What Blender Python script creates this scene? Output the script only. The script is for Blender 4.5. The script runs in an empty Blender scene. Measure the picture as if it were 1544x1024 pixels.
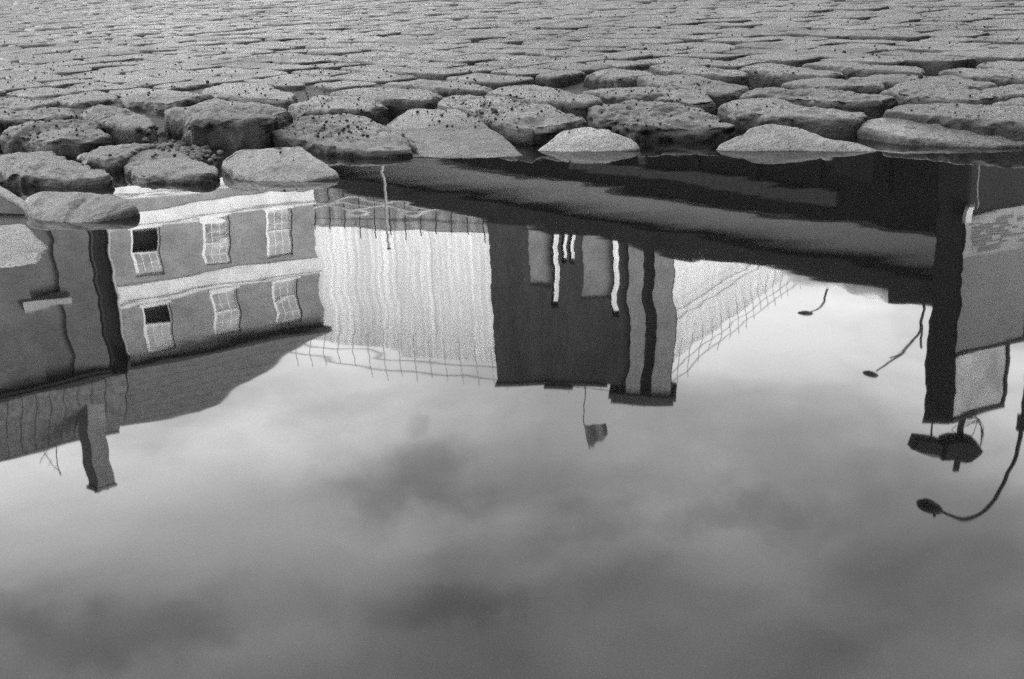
import bpy, math, random
import numpy as np
from mathutils import Matrix, Vector, noise
from mathutils.bvhtree import BVHTree

random.seed(11)
SC = bpy.context.scene
COL = SC.collection
PI = math.pi

# ------------------------------------------------------------------ camera geometry
FPX, THETA, ROLL, CAMH = 1850.0, math.atan(597/1850.0), 0.045, 0.30
_F = np.array([0, math.cos(THETA), -math.sin(THETA)])
_R0 = np.array([1.0, 0, 0]); _U0 = np.array([0, math.sin(THETA), math.cos(THETA)])
_R = _R0*math.cos(ROLL) - _U0*math.sin(ROLL)
_U = _U0*math.cos(ROLL) + _R0*math.sin(ROLL)
def gnd(px, py, z=0.0):
    v = _F + _R*(px-772)/FPX - _U*(py-512)/FPX
    t = (z-CAMH)/v[2]
    return v[0]*t, v[1]*t
def proj(x, y, z):
    p = np.array([x, y, z-CAMH]); d = p@_F
    return 772+FPX*(p@_R)/d, 512-FPX*(p@_U)/d

# ------------------------------------------------------------------ materials
def nt(m):
    m.use_nodes = True
    n = m.node_tree; n.nodes.clear()
    return n, n.nodes, n.links
def mat(name, v, rough=0.7, var=0.25, scale=6.0, bump=0.0, bscale=None, spec=0.3, stretch=(1,1,1), metallic=0.0, coord='Object', detail=6):
    m = bpy.data.materials.new(name); n, N, L = nt(m)
    out = N.new('ShaderNodeOutputMaterial'); b = N.new('ShaderNodeBsdfPrincipled')
    L.new(b.outputs[0], out.inputs[0])
    tc = N.new('ShaderNodeTexCoord'); mp = N.new('ShaderNodeMapping'); mp.inputs['Scale'].default_value = stretch
    L.new(tc.outputs[coord], mp.inputs[0])
    nz = N.new('ShaderNodeTexNoise'); nz.inputs['Scale'].default_value = scale; nz.inputs['Detail'].default_value = detail; nz.inputs['Roughness'].default_value = .65
    L.new(mp.outputs[0], nz.inputs[0])
    mr = N.new('ShaderNodeMapRange'); mr.inputs[1].default_value = .3; mr.inputs[2].default_value = .7
    mr.inputs[3].default_value = v*(1-var); mr.inputs[4].default_value = v*(1+var)
    L.new(nz.outputs[0], mr.inputs[0]); L.new(mr.outputs[0], b.inputs['Base Color'])
    b.inputs['Roughness'].default_value = rough; b.inputs['Specular IOR Level'].default_value = spec; b.inputs['Metallic'].default_value = metallic
    if bump:
        nb = N.new('ShaderNodeTexNoise'); nb.inputs['Scale'].default_value = bscale or scale*5; nb.inputs['Detail'].default_value = 5
        L.new(mp.outputs[0], nb.inputs[0])
        bp = N.new('ShaderNodeBump'); bp.inputs['Strength'].default_value = 1; bp.inputs['Distance'].default_value = bump
        L.new(nb.outputs[0], bp.inputs['Height']); L.new(bp.outputs[0], b.inputs['Normal'])
    return m
def brick_mat(name, v, mortar, w=.225, hgt=.075):
    m = bpy.data.materials.new(name); n, N, L = nt(m)
    out = N.new('ShaderNodeOutputMaterial'); b = N.new('ShaderNodeBsdfPrincipled'); L.new(b.outputs[0], out.inputs[0])
    tc = N.new('ShaderNodeTexCoord'); sp = N.new('ShaderNodeSeparateXYZ'); cb = N.new('ShaderNodeCombineXYZ')
    ad = N.new('ShaderNodeMath'); ad.operation = 'ADD'
    L.new(tc.outputs['Object'], sp.inputs[0]); L.new(sp.outputs[0], ad.inputs[0]); L.new(sp.outputs[1], ad.inputs[1])
    L.new(ad.outputs[0], cb.inputs[0]); L.new(sp.outputs[2], cb.inputs[1])
    br = N.new('ShaderNodeTexBrick'); br.inputs['Scale'].default_value = 1; br.inputs['Brick Width'].default_value = w; br.inputs['Row Height'].default_value = hgt
    br.inputs['Mortar Size'].default_value = .006
    for i, c in (('Color1', v*.85), ('Color2', v*1.15), ('Mortar', mortar)): br.inputs[i].default_value = (c, c, c, 1)
    L.new(cb.outputs[0], br.inputs[0])
    nz = N.new('ShaderNodeTexNoise'); nz.inputs['Scale'].default_value = .9; nz.inputs['Detail'].default_value = 6
    L.new(tc.outputs['Object'], nz.inputs[0])
    mr = N.new('ShaderNodeMapRange'); mr.inputs[1].default_value = .3; mr.inputs[2].default_value = .7; mr.inputs[3].default_value = .75; mr.inputs[4].default_value = 1.2
    L.new(nz.outputs[0], mr.inputs[0])
    mx = N.new('ShaderNodeMix'); mx.data_type = 'RGBA'; mx.blend_type = 'MULTIPLY'; mx.inputs[0].default_value = 1
    L.new(br.outputs[0], mx.inputs[6]); L.new(mr.outputs[0], mx.inputs[7]); L.new(mx.outputs[2], b.inputs['Base Color'])
    b.inputs['Roughness'].default_value = .85; b.inputs['Specular IOR Level'].default_value = .2
    return m
def sett_mat(name, lo, hi, soak=True):
    m = bpy.data.materials.new(name); n, N, L = nt(m)
    out = N.new('ShaderNodeOutputMaterial'); b = N.new('ShaderNodeBsdfPrincipled'); L.new(b.outputs[0], out.inputs[0])
    g = N.new('ShaderNodeNewGeometry'); oi = N.new('ShaderNodeObjectInfo')
    def nz(s, d=5, r=.6):
        q = N.new('ShaderNodeTexNoise'); q.inputs['Scale'].default_value = s; q.inputs['Detail'].default_value = d; q.inputs['Roughness'].default_value = r
        L.new(g.outputs['Position'], q.inputs[0]); return q.outputs[0]
    def mr(src, a, b_, c, d):
        q = N.new('ShaderNodeMapRange')
        for i, v in enumerate((a, b_, c, d)): q.inputs[i+1].default_value = v
        L.new(src, q.inputs[0]); return q.outputs[0]
    def mul(a, b_):
        q = N.new('ShaderNodeMath'); q.operation = 'MULTIPLY'; L.new(a, q.inputs[0]); L.new(b_, q.inputs[1]); return q.outputs[0]
    base = mr(nz(22, 7, .7), .3, .7, lo, hi)
    speck = mr(nz(420, 2), .35, .65, .6, 1.4)
    per = mr(oi.outputs['Random'], 0, 1, .6, 1.4)
    big = mr(nz(1.3, 3), .3, .7, .75, 1.3)
    c = mul(mul(base, speck), mul(per, big))
    c = mul(c, mr(nz(150, 3, .7), .30, .46, .35, 1))                 # pits
    sx = N.new('ShaderNodeSeparateXYZ'); L.new(g.outputs['Position'], sx.inputs[0])
    ad = N.new('ShaderNodeMath'); ad.operation = 'MULTIPLY_ADD'; L.new(nz(30, 4), ad.inputs[0]); ad.inputs[1].default_value = -.016; L.new(sx.outputs[2], ad.inputs[2])
    if soak: c = mul(c, mr(ad.outputs[0], -.006, .006, .3, 1))                # soaked band above the waterline
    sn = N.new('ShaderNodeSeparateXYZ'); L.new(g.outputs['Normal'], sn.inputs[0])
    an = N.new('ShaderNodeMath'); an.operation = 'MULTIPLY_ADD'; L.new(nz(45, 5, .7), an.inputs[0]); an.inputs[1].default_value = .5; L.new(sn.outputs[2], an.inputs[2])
    c = mul(c, mr(an.outputs[0], .6, 1.05, .4, 1))                   # steep flanks darkened: grime, plus shade put into the colour
    L.new(c, b.inputs['Base Color'])
    L.new(mr(nz(2.2, 6, .7), .38, .62, .55, .13), b.inputs['Roughness'])
    b.inputs['Specular IOR Level'].default_value = .5
    b1 = N.new('ShaderNodeBump'); b1.inputs['Distance'].default_value = .007; L.new(nz(55, 8, .7), b1.inputs['Height'])
    b2 = N.new('ShaderNodeBump'); b2.inputs['Distance'].default_value = .0022; L.new(nz(380, 4, .7), b2.inputs['Height']); L.new(b1.outputs[0], b2.inputs['Normal'])
    L.new(b2.outputs[0], b.inputs['Normal'])
    return m
def water_mat():
    m = bpy.data.materials.new('puddle_water'); n, N, L = nt(m)
    out = N.new('ShaderNodeOutputMaterial')
    g = N.new('ShaderNodeNewGeometry')
    def layer(scale, amp, rot, st, detail=2, rough=.5):
        mp = N.new('ShaderNodeMapping'); mp.inputs['Scale'].default_value = st; mp.inputs['Rotation'].default_value = (0, 0, rot)
        L.new(g.outputs['Position'], mp.inputs[0])
        q = N.new('ShaderNodeTexNoise'); q.inputs['Scale'].default_value = scale; q.inputs['Detail'].default_value = detail; q.inputs['Roughness'].default_value = rough
        L.new(mp.outputs[0], q.inputs[0])
        s = N.new('ShaderNodeVectorMath'); s.operation = 'SUBTRACT'; s.inputs[1].default_value = (.5, .5, .5); L.new(q.outputs['Color'], s.inputs[0])
        k = N.new('ShaderNodeVectorMath'); k.operation = 'MULTIPLY'; k.inputs[1].default_value = (amp[0], amp[1], 0); L.new(s.outputs[0], k.inputs[0])
        return k.outputs[0]
    ls = [layer(*a) for a in WAVES]
    acc = g.outputs['Normal']
    for l in ls:
        a = N.new('ShaderNodeVectorMath'); a.operation = 'ADD'; L.new(acc, a.inputs[0]); L.new(l, a.inputs[1]); acc = a.outputs[0]
    nn = N.new('ShaderNodeVectorMath'); nn.operation = 'NORMALIZE'; L.new(acc, nn.inputs[0])
    fr = N.new('ShaderNodeFresnel'); fr.inputs['IOR'].default_value = 1.333; L.new(nn.outputs[0], fr.inputs['Normal'])
    gl = N.new('ShaderNodeBsdfGlossy'); gl.inputs['Roughness'].default_value = 0.018; L.new(nn.outputs[0], gl.inputs['Normal'])
    tr = N.new('ShaderNodeBsdfTransparent'); tr.inputs[0].default_value = (.12, .12, .12, 1)
    mx = N.new('ShaderNodeMixShader'); L.new(fr.outputs[0], mx.inputs[0]); L.new(tr.outputs[0], mx.inputs[1]); L.new(gl.outputs[0], mx.inputs[2])
    du = N.new('ShaderNodeTexNoise'); du.inputs['Scale'].default_value = 1100; du.inputs['Detail'].default_value = 1; L.new(g.outputs['Position'], du.inputs[0])
    dr = N.new('ShaderNodeMapRange'); dr.inputs[1].default_value = .42; dr.inputs[2].default_value = .75; dr.inputs[3].default_value = 0; dr.inputs[4].default_value = .055; L.new(du.outputs[0], dr.inputs[0])
    df = N.new('ShaderNodeBsdfDiffuse'); df.inputs[0].default_value = (.35, .35, .35, 1)
    m2 = N.new('ShaderNodeMixShader'); L.new(dr.outputs[0], m2.inputs[0]); L.new(mx.outputs[0], m2.inputs[1]); L.new(df.outputs[0], m2.inputs[2])
    L.new(m2.outputs[0], out.inputs[0])                              # fine diffuse speckle added to imitate film grain
    return m
# (scale, slope amplitude x/y, rotation, stretch)
WAVES = [(9.0, (.018, .008), .1, (.45, 1, 1), 1.0, .4),
         (34.0, (.005, .0045), -.1, (.5, 1, 1), 1.0, .4),
         (2.0, (.010, .005), 0, (1, 1, 1), 1.0, .5)]

M = {}
M['granite'] = sett_mat('granite', .030, .080)
M['granite_mid'] = sett_mat('mid_granite', .085, .15, False)
M['granite_pale'] = sett_mat('pale_granite', .24, .38, False)
M['dirt'] = mat('packed_dirt', .035, .75, .5, 30, .006, 180, .4, coord='Object')
M['water'] = water_mat()
M['grit'] = mat('dark_grit', .03, .8, .4, 60, 0)
M['pebble'] = mat('gravel_stone', .10, .6, .6, 50, 0)
M['wood'] = mat('wet_wood', .16, .5, .3, 14, .002, 90, stretch=(1, 8, 8))
M['brick'] = brick_mat('stock_brick', .125, .155)
M['brick_dark'] = brick_mat('sooty_brick', .055, .065)
M['white'] = mat('white_masonry_paint', .34, .7, .22, 1.6, 0, None, .3)
M['wood_white'] = mat('white_gloss_paint', .36, .35, .05, 8, 0)
M['slate'] = mat('roof_slate', .07, .6, .35, 3, .02, 9, .3, stretch=(1, 1, 3))
M['tile'] = mat('clay_tiles', .075, .75, .45, 2.2, .03, 7, .2, stretch=(2.5, 1, 1))
M['glass'] = mat('window_glass', .08, .08, .8, 2.0, .01, 2.5, .6)
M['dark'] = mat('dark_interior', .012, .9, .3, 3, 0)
M['iron'] = mat('black_cast_iron', .012, .6, .3, 12, 0, None, .12)
M['grey_metal'] = mat('galvanised_steel', .3, .5, .2, 12, 0)
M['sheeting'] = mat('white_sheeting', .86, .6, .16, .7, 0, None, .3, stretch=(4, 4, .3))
M['sun_side_sheeting'] = mat('sun_side_sheeting', .36, .6, .14, .5, 0, None, .2, stretch=(4, 4, .3))  # same sheeting, colour darkened to offset the sun on the right face
M['netting'] = mat('debris_netting', .27, .9, .35, 4, 0, None, .1, stretch=(1, 1, .5))
M['tower'] = mat('dark_stone', .042, .85, .4, .8, .03, 6, .1, stretch=(1,1,.35))
M['tower_pale'] = mat('pale_and_lit_stone', .19, .85, .2, 1.2, .02, 6, .2)
M['black_trim_shade'] = mat('black_trim_and_shade', .008, .7, .3, 1, 0, None, .08)  # black for trim, and for shade painted on the flank and recess wall
M['fascia'] = mat('dark_felt_fascia', .03, .8, .3, .8, 0, None, .15)
M['hall_dark'] = mat('dark_hall_wall', .008, .8, .35, .7, 0, None, .1)
M['hall_grey'] = mat('grey_panel', .34, .7, .12, .5, 0, stretch=(.4, .4, 2))
M['render'] = mat('grey_render', .16, .85, .12, 1.2, .006, 20)
M['render_dark'] = mat('dark_render', .095, .85, .12, 1.2, .006, 20)
M['brickpatch'] = mat('exposed_brick', .06, .9, .3, 6, 0)
M['poster'] = mat('faded_panel', .17, .5, .5, 1.5, 0, stretch=(1, 1, .7), detail=2)
M['flag'] = mat('flag_cloth', .10, .8, .3, 2, 0)
M['plain_brick'] = brick_mat('plain_brick', .10, .12)

# ------------------------------------------------------------------ mesh helpers
class MB:
    def __init__(s): s.v = []; s.f = []; s.smooth = False
    def add(s, vs, fs):
        k = len(s.v); s.v += [tuple(map(float, p)) for p in vs]; s.f += [tuple(i+k for i in f) for f in fs]; return s
    def box(s, x0, x1, y0, y1, z0, z1):
        return s.add([(x0,y0,z0),(x1,y0,z0),(x1,y1,z0),(x0,y1,z0),(x0,y0,z1),(x1,y0,z1),(x1,y1,z1),(x0,y1,z1)],
                     [(0,3,2,1),(4,5,6,7),(0,1,5,4),(1,2,6,5),(2,3,7,6),(3,0,4,7)])
    def wall(s, x0, x1, z0, z1, y0, y1, holes):
        xs = sorted({x0, x1, *[h[0] for h in holes], *[h[1] for h in holes]}); 
        for a, b in zip(xs, xs[1:]):
            mid = (a+b)/2; hs = sorted([(h[2], h[3]) for h in holes if h[0] < mid < h[1]]); z = z0
            for (p, q) in hs:
                if p > z: s.box(a, b, y0, y1, z, p)
                z = q
            if z1 > z: s.box(a, b, y0, y1, z, z1)
        return s
    def tube(s, pts, r, n=8, cap=True):
        pts = [Vector(p) for p in pts]; rs = r if isinstance(r, (list, tuple)) else [r]*len(pts)
        rings = []; up = Vector((0, 0, 1))
        for i, p in enumerate(pts):
            t = (pts[min(i+1, len(pts)-1)] - pts[max(i-1, 0)]).normalized()
            a = t.cross(Vector((0,1,0)) if abs(t.y) < .9 else Vector((1,0,0))).normalized(); b = t.cross(a)
            rings.append([p + (a*math.cos(2*PI*k/n) + b*math.sin(2*PI*k/n))*rs[i] for k in range(n)])
        vs = [q for ring in rings for q in ring]; fs = []
        for i in range(len(pts)-1):
            for k in range(n): fs.append((i*n+k, i*n+(k+1)%n, (i+1)*n+(k+1)%n, (i+1)*n+k))
        if cap: fs += [tuple(range(n))[::-1], tuple((len(pts)-1)*n+k for k in range(n))]
        return s.add(vs, fs)
    def lathe(s, prof, n=20, c=(0,0,0), sx=1, sy=1):
        vs = []; fs = []
        for r, z in prof:
            for k in range(n): vs.append((c[0]+r*sx*math.cos(2*PI*k/n), c[1]+r*sy*math.sin(2*PI*k/n), c[2]+z))
        for i in range(len(prof)-1):
            for k in range(n): fs.append((i*n+k, i*n+(k+1)%n, (i+1)*n+(k+1)%n, (i+1)*n+k))
        return s.add(vs, fs)
    def ellipsoid(s, c, a, n=16, m=10, R=None):
        vs = []; fs = []
        for i in range(m+1):
            t = PI*i/m
            for k in range(n):
                p = Vector((a[0]*math.sin(t)*math.cos(2*PI*k/n), a[1]*math.sin(t)*math.sin(2*PI*k/n), a[2]*math.cos(t)))
                if R: p = R @ p
                vs.append(p+Vector(c))
        for i in range(m):
            for k in range(n): fs.append((i*n+k, (i+1)*n+k, (i+1)*n+(k+1)%n, i*n+(k+1)%n))
        return s.add(vs, fs)
    def build(s, name, m, parent=None, smooth=False, loc=None):
        me = bpy.data.meshes.new(name); me.from_pydata(s.v, [], s.f); me.update()
        me.materials.append(M[m] if isinstance(m, str) else m)
        if smooth: me.polygons.foreach_set('use_smooth', [True]*len(me.polygons))
        o = bpy.data.objects.new(name, me); COL.objects.link(o)
        if parent: o.parent = parent
        if loc is not None: o.location = loc
        return o
def tag(o, label, cat, group=None):
    o['label'] = label; o['category'] = cat
    if group: o['group'] = group
    return o
def root(name, loc, d, label, cat, group=None):
    o = bpy.data.objects.new(name, None); COL.objects.link(o); o.location = loc
    o.rotation_euler = (0, 0, math.atan2(d[1], d[0]) if d else 0)
    o.empty_display_size = .3
    return tag(o, label, cat, group)

# ------------------------------------------------------------------ ground, puddle
def smooth(a, b, t):
    t = min(1, max(0, (t-a)/(b-a))); return t*t*(3-2*t)
def ztop(x, y):
    return .039 + .008*noise.noise((x*.55, y*.55, 3.1)) * smooth(2.8, 4.5, y)
def ground_z(x, y):
    # pond bed falls away from the worn kerb of setts, all round the puddle
    cx = min(2.0, max(-2.0, x))
    shore = 2.42 + .22*smooth(-.3, .6, cx) - .15*smooth(.2, 1.0, -cx)
    t = smooth(shore-.55, shore+.25, y + .06*noise.noise((x*3, y*3, 0)))
    side = smooth(2.2, 3.2, abs(x)); back = smooth(2.2, 3.2, -y)
    t = max(t, side, back)
    far = ztop(x, y) - .008
    return -.055 + (far+.055)*t + .004*noise.noise((x*14, y*14, 1.7))
def axis(segs):
    r = []
    for a, b, st in segs:
        n = max(1, round((b-a)/st)); r += [a+(b-a)*i/n for i in range(n)]
    return r + [segs[-1][1]]
xs = axis([(-9, -2, .12), (-2, 2, .025), (2, 9, .12)]); ys = axis([(-6, 1.0, .15), (1.0, 3.4, .022), (3.4, 7, .06), (7, 16, .15)])
gv = []; edge = .036
for j, y in enumerate(ys):
    for i, x in enumerate(xs):
        z = edge if i in (0, len(xs)-1) or j in (0, len(ys)-1) else ground_z(x, y)
        gv.append((x, y, z))
nx = len(xs); gf = [(j*nx+i, j*nx+i+1, (j+1)*nx+i+1, (j+1)*nx+i) for j in range(len(ys)-1) for i in range(nx-1)]
b = MB().add(gv, gf)
X0, X1, Y0, Y1 = xs[0], xs[-1], ys[0], ys[-1]; B = 900
b.add([(-B,-B,edge),(B,-B,edge),(B,Y0,edge),(-B,Y0,edge)], [(0,1,2,3)])
b.add([(-B,Y1,edge),(B,Y1,edge),(B,B,edge),(-B,B,edge)], [(0,1,2,3)])
b.add([(-B,Y0,edge),(X0,Y0,edge),(X0,Y1,edge),(-B,Y1,edge)], [(0,1,2,3)])
b.add([(X1,Y0,edge),(B,Y0,edge),(B,Y1,edge),(X1,Y1,edge)], [(0,1,2,3)])
g = b.build('ground', 'dirt', smooth=True); g['kind'] = 'structure'
w = MB().add([(-3.2,-3.2,0),(3.2,-3.2,0),(3.2,2.75,0),(-3.2,2.75,0)], [(0,1,2,3)]).build('water', 'water'); w['kind'] = 'structure'

# ------------------------------------------------------------------ setts
ALL_V, ALL_F = [], []
def sett(outline, rings, segs, dome=.008, er=.02, depth=.08, rough=.004, nscale=16, round_=2, seed=0, crack=0):
    P = np.array(outline, float); n = len(P)
    x, y = P[:,0], P[:,1]; x2, y2 = np.roll(x,-1), np.roll(y,-1)
    cr = x*y2-x2*y; A = cr.sum()/2; c = np.array([((x+x2)*cr).sum(), ((y+y2)*cr).sum()])/(6*A)
    Am = np.c_[np.ones(n), x-c[0], y-c[1]]; coef = np.linalg.lstsq(Am, P[:,2], rcond=None)[0]
    R = np.zeros(segs)
    for k in range(segs):
        a = 2*PI*k/segs; dx, dy = math.cos(a), math.sin(a); best = 0
        for i in range(n):
            ax, ay = x[i]-c[0], y[i]-c[1]; ex, ey = x2[i]-x[i], y2[i]-y[i]
            den = dx*ey-dy*ex
            if abs(den) < 1e-12: continue
            t = (ax*ey-ay*ex)/den; u = (ax*dy-ay*dx)/den
            if t > 0 and -1e-6 <= u <= 1+1e-6: best = max(best, t)
        R[k] = best or .02
    for _ in range(round_): R = (np.roll(R,1)+2*R+np.roll(R,-1))/4
    off = Vector((seed*3.7, seed*1.3, 0))
    for k in range(segs):
        a = 2*PI*k/segs; p = Vector((c[0]+R[k]*math.cos(a), c[1]+R[k]*math.sin(a), 0))
        R[k] *= 1+.05*noise.fractal(p*18+off, 1, 2, 3)
    vs = []; nr = rings; ntop = int(nr*.55); nround = int(nr*.27); nside = nr-ntop-nround
    def top(px, py, t): return coef[0]+coef[1]*(px-c[0])+coef[2]*(py-c[1])+dome*(1-t*t)
    prof = []
    e = min(er, R.mean()*.4)
    for i in range(1, ntop+1): prof.append(('t', i/ntop))
    for i in range(1, nround+1): prof.append(('r', i/nround*PI/2))
    for i in range(1, nside+1): prof.append(('s', i/nside))
    vs.append((c[0], c[1], top(c[0], c[1], 0)))
    for kind, q in prof:
        for k in range(segs):
            a = 2*PI*k/segs; ca, sa = math.cos(a), math.sin(a); Rk = R[k]; ee = min(e, Rk*.5)
            if kind == 't': r = q*(Rk-ee); z0 = None; t = r/Rk
            elif kind == 'r': r = Rk-ee+ee*math.sin(q); t = r/Rk
            else: r = Rk*(1+.03*math.sin(q*PI)); t = 1
            px, py = c[0]+r*ca, c[1]+r*sa
            z = top(px, py, t)
            if kind == 'r': z -= ee*(1-math.cos(q))
            if kind == 's': z = z-ee-(depth)*q
            p = Vector((px, py, z))
            nzv = noise.fractal(p*nscale+off, 1, 2, 4); nf = noise.fractal(p*nscale*4.5+off, .9, 2, 3)
            if crack:
                d1 = abs(noise.noise(p*8+off*1.7)); d2 = abs(noise.noise(p*15+off*.6)); chip = noise.noise(p*26+off)
                z -= crack*(math.exp(-(d1/.05)**2)+.5*math.exp(-(d2/.06)**2)) + crack*1.3*max(0, chip-.25)
            if kind == 't': z += rough*nzv+rough*.45*nf
            else:
                d = rough*1.6*nzv+rough*.9*nf
                px += d*ca; py += d*sa; z += (rough*nzv if kind == 'r' else 0)
            vs.append((px, py, z))
    fs = [(0, 1+k, 1+(k+1)%segs) for k in range(segs)]
    for i in range(nr-1):
        for k in range(segs):
            a0 = 1+i*segs; fs.append((a0+k, a0+segs+k, a0+segs+(k+1)%segs, a0+(k+1)%segs))
    return c, vs, fs
def link_sett(c, vs, fs, label, group, m='granite'):
    kk = len(ALL_V); ALL_V.extend(vs); ALL_F.extend([tuple(i+kk for i in f) for f in fs])
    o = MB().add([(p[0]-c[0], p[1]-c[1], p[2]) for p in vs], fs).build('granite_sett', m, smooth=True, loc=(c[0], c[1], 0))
    return tag(o, label, 'paving stone', group)
GS = 'granite setts along the puddle rim'
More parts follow.
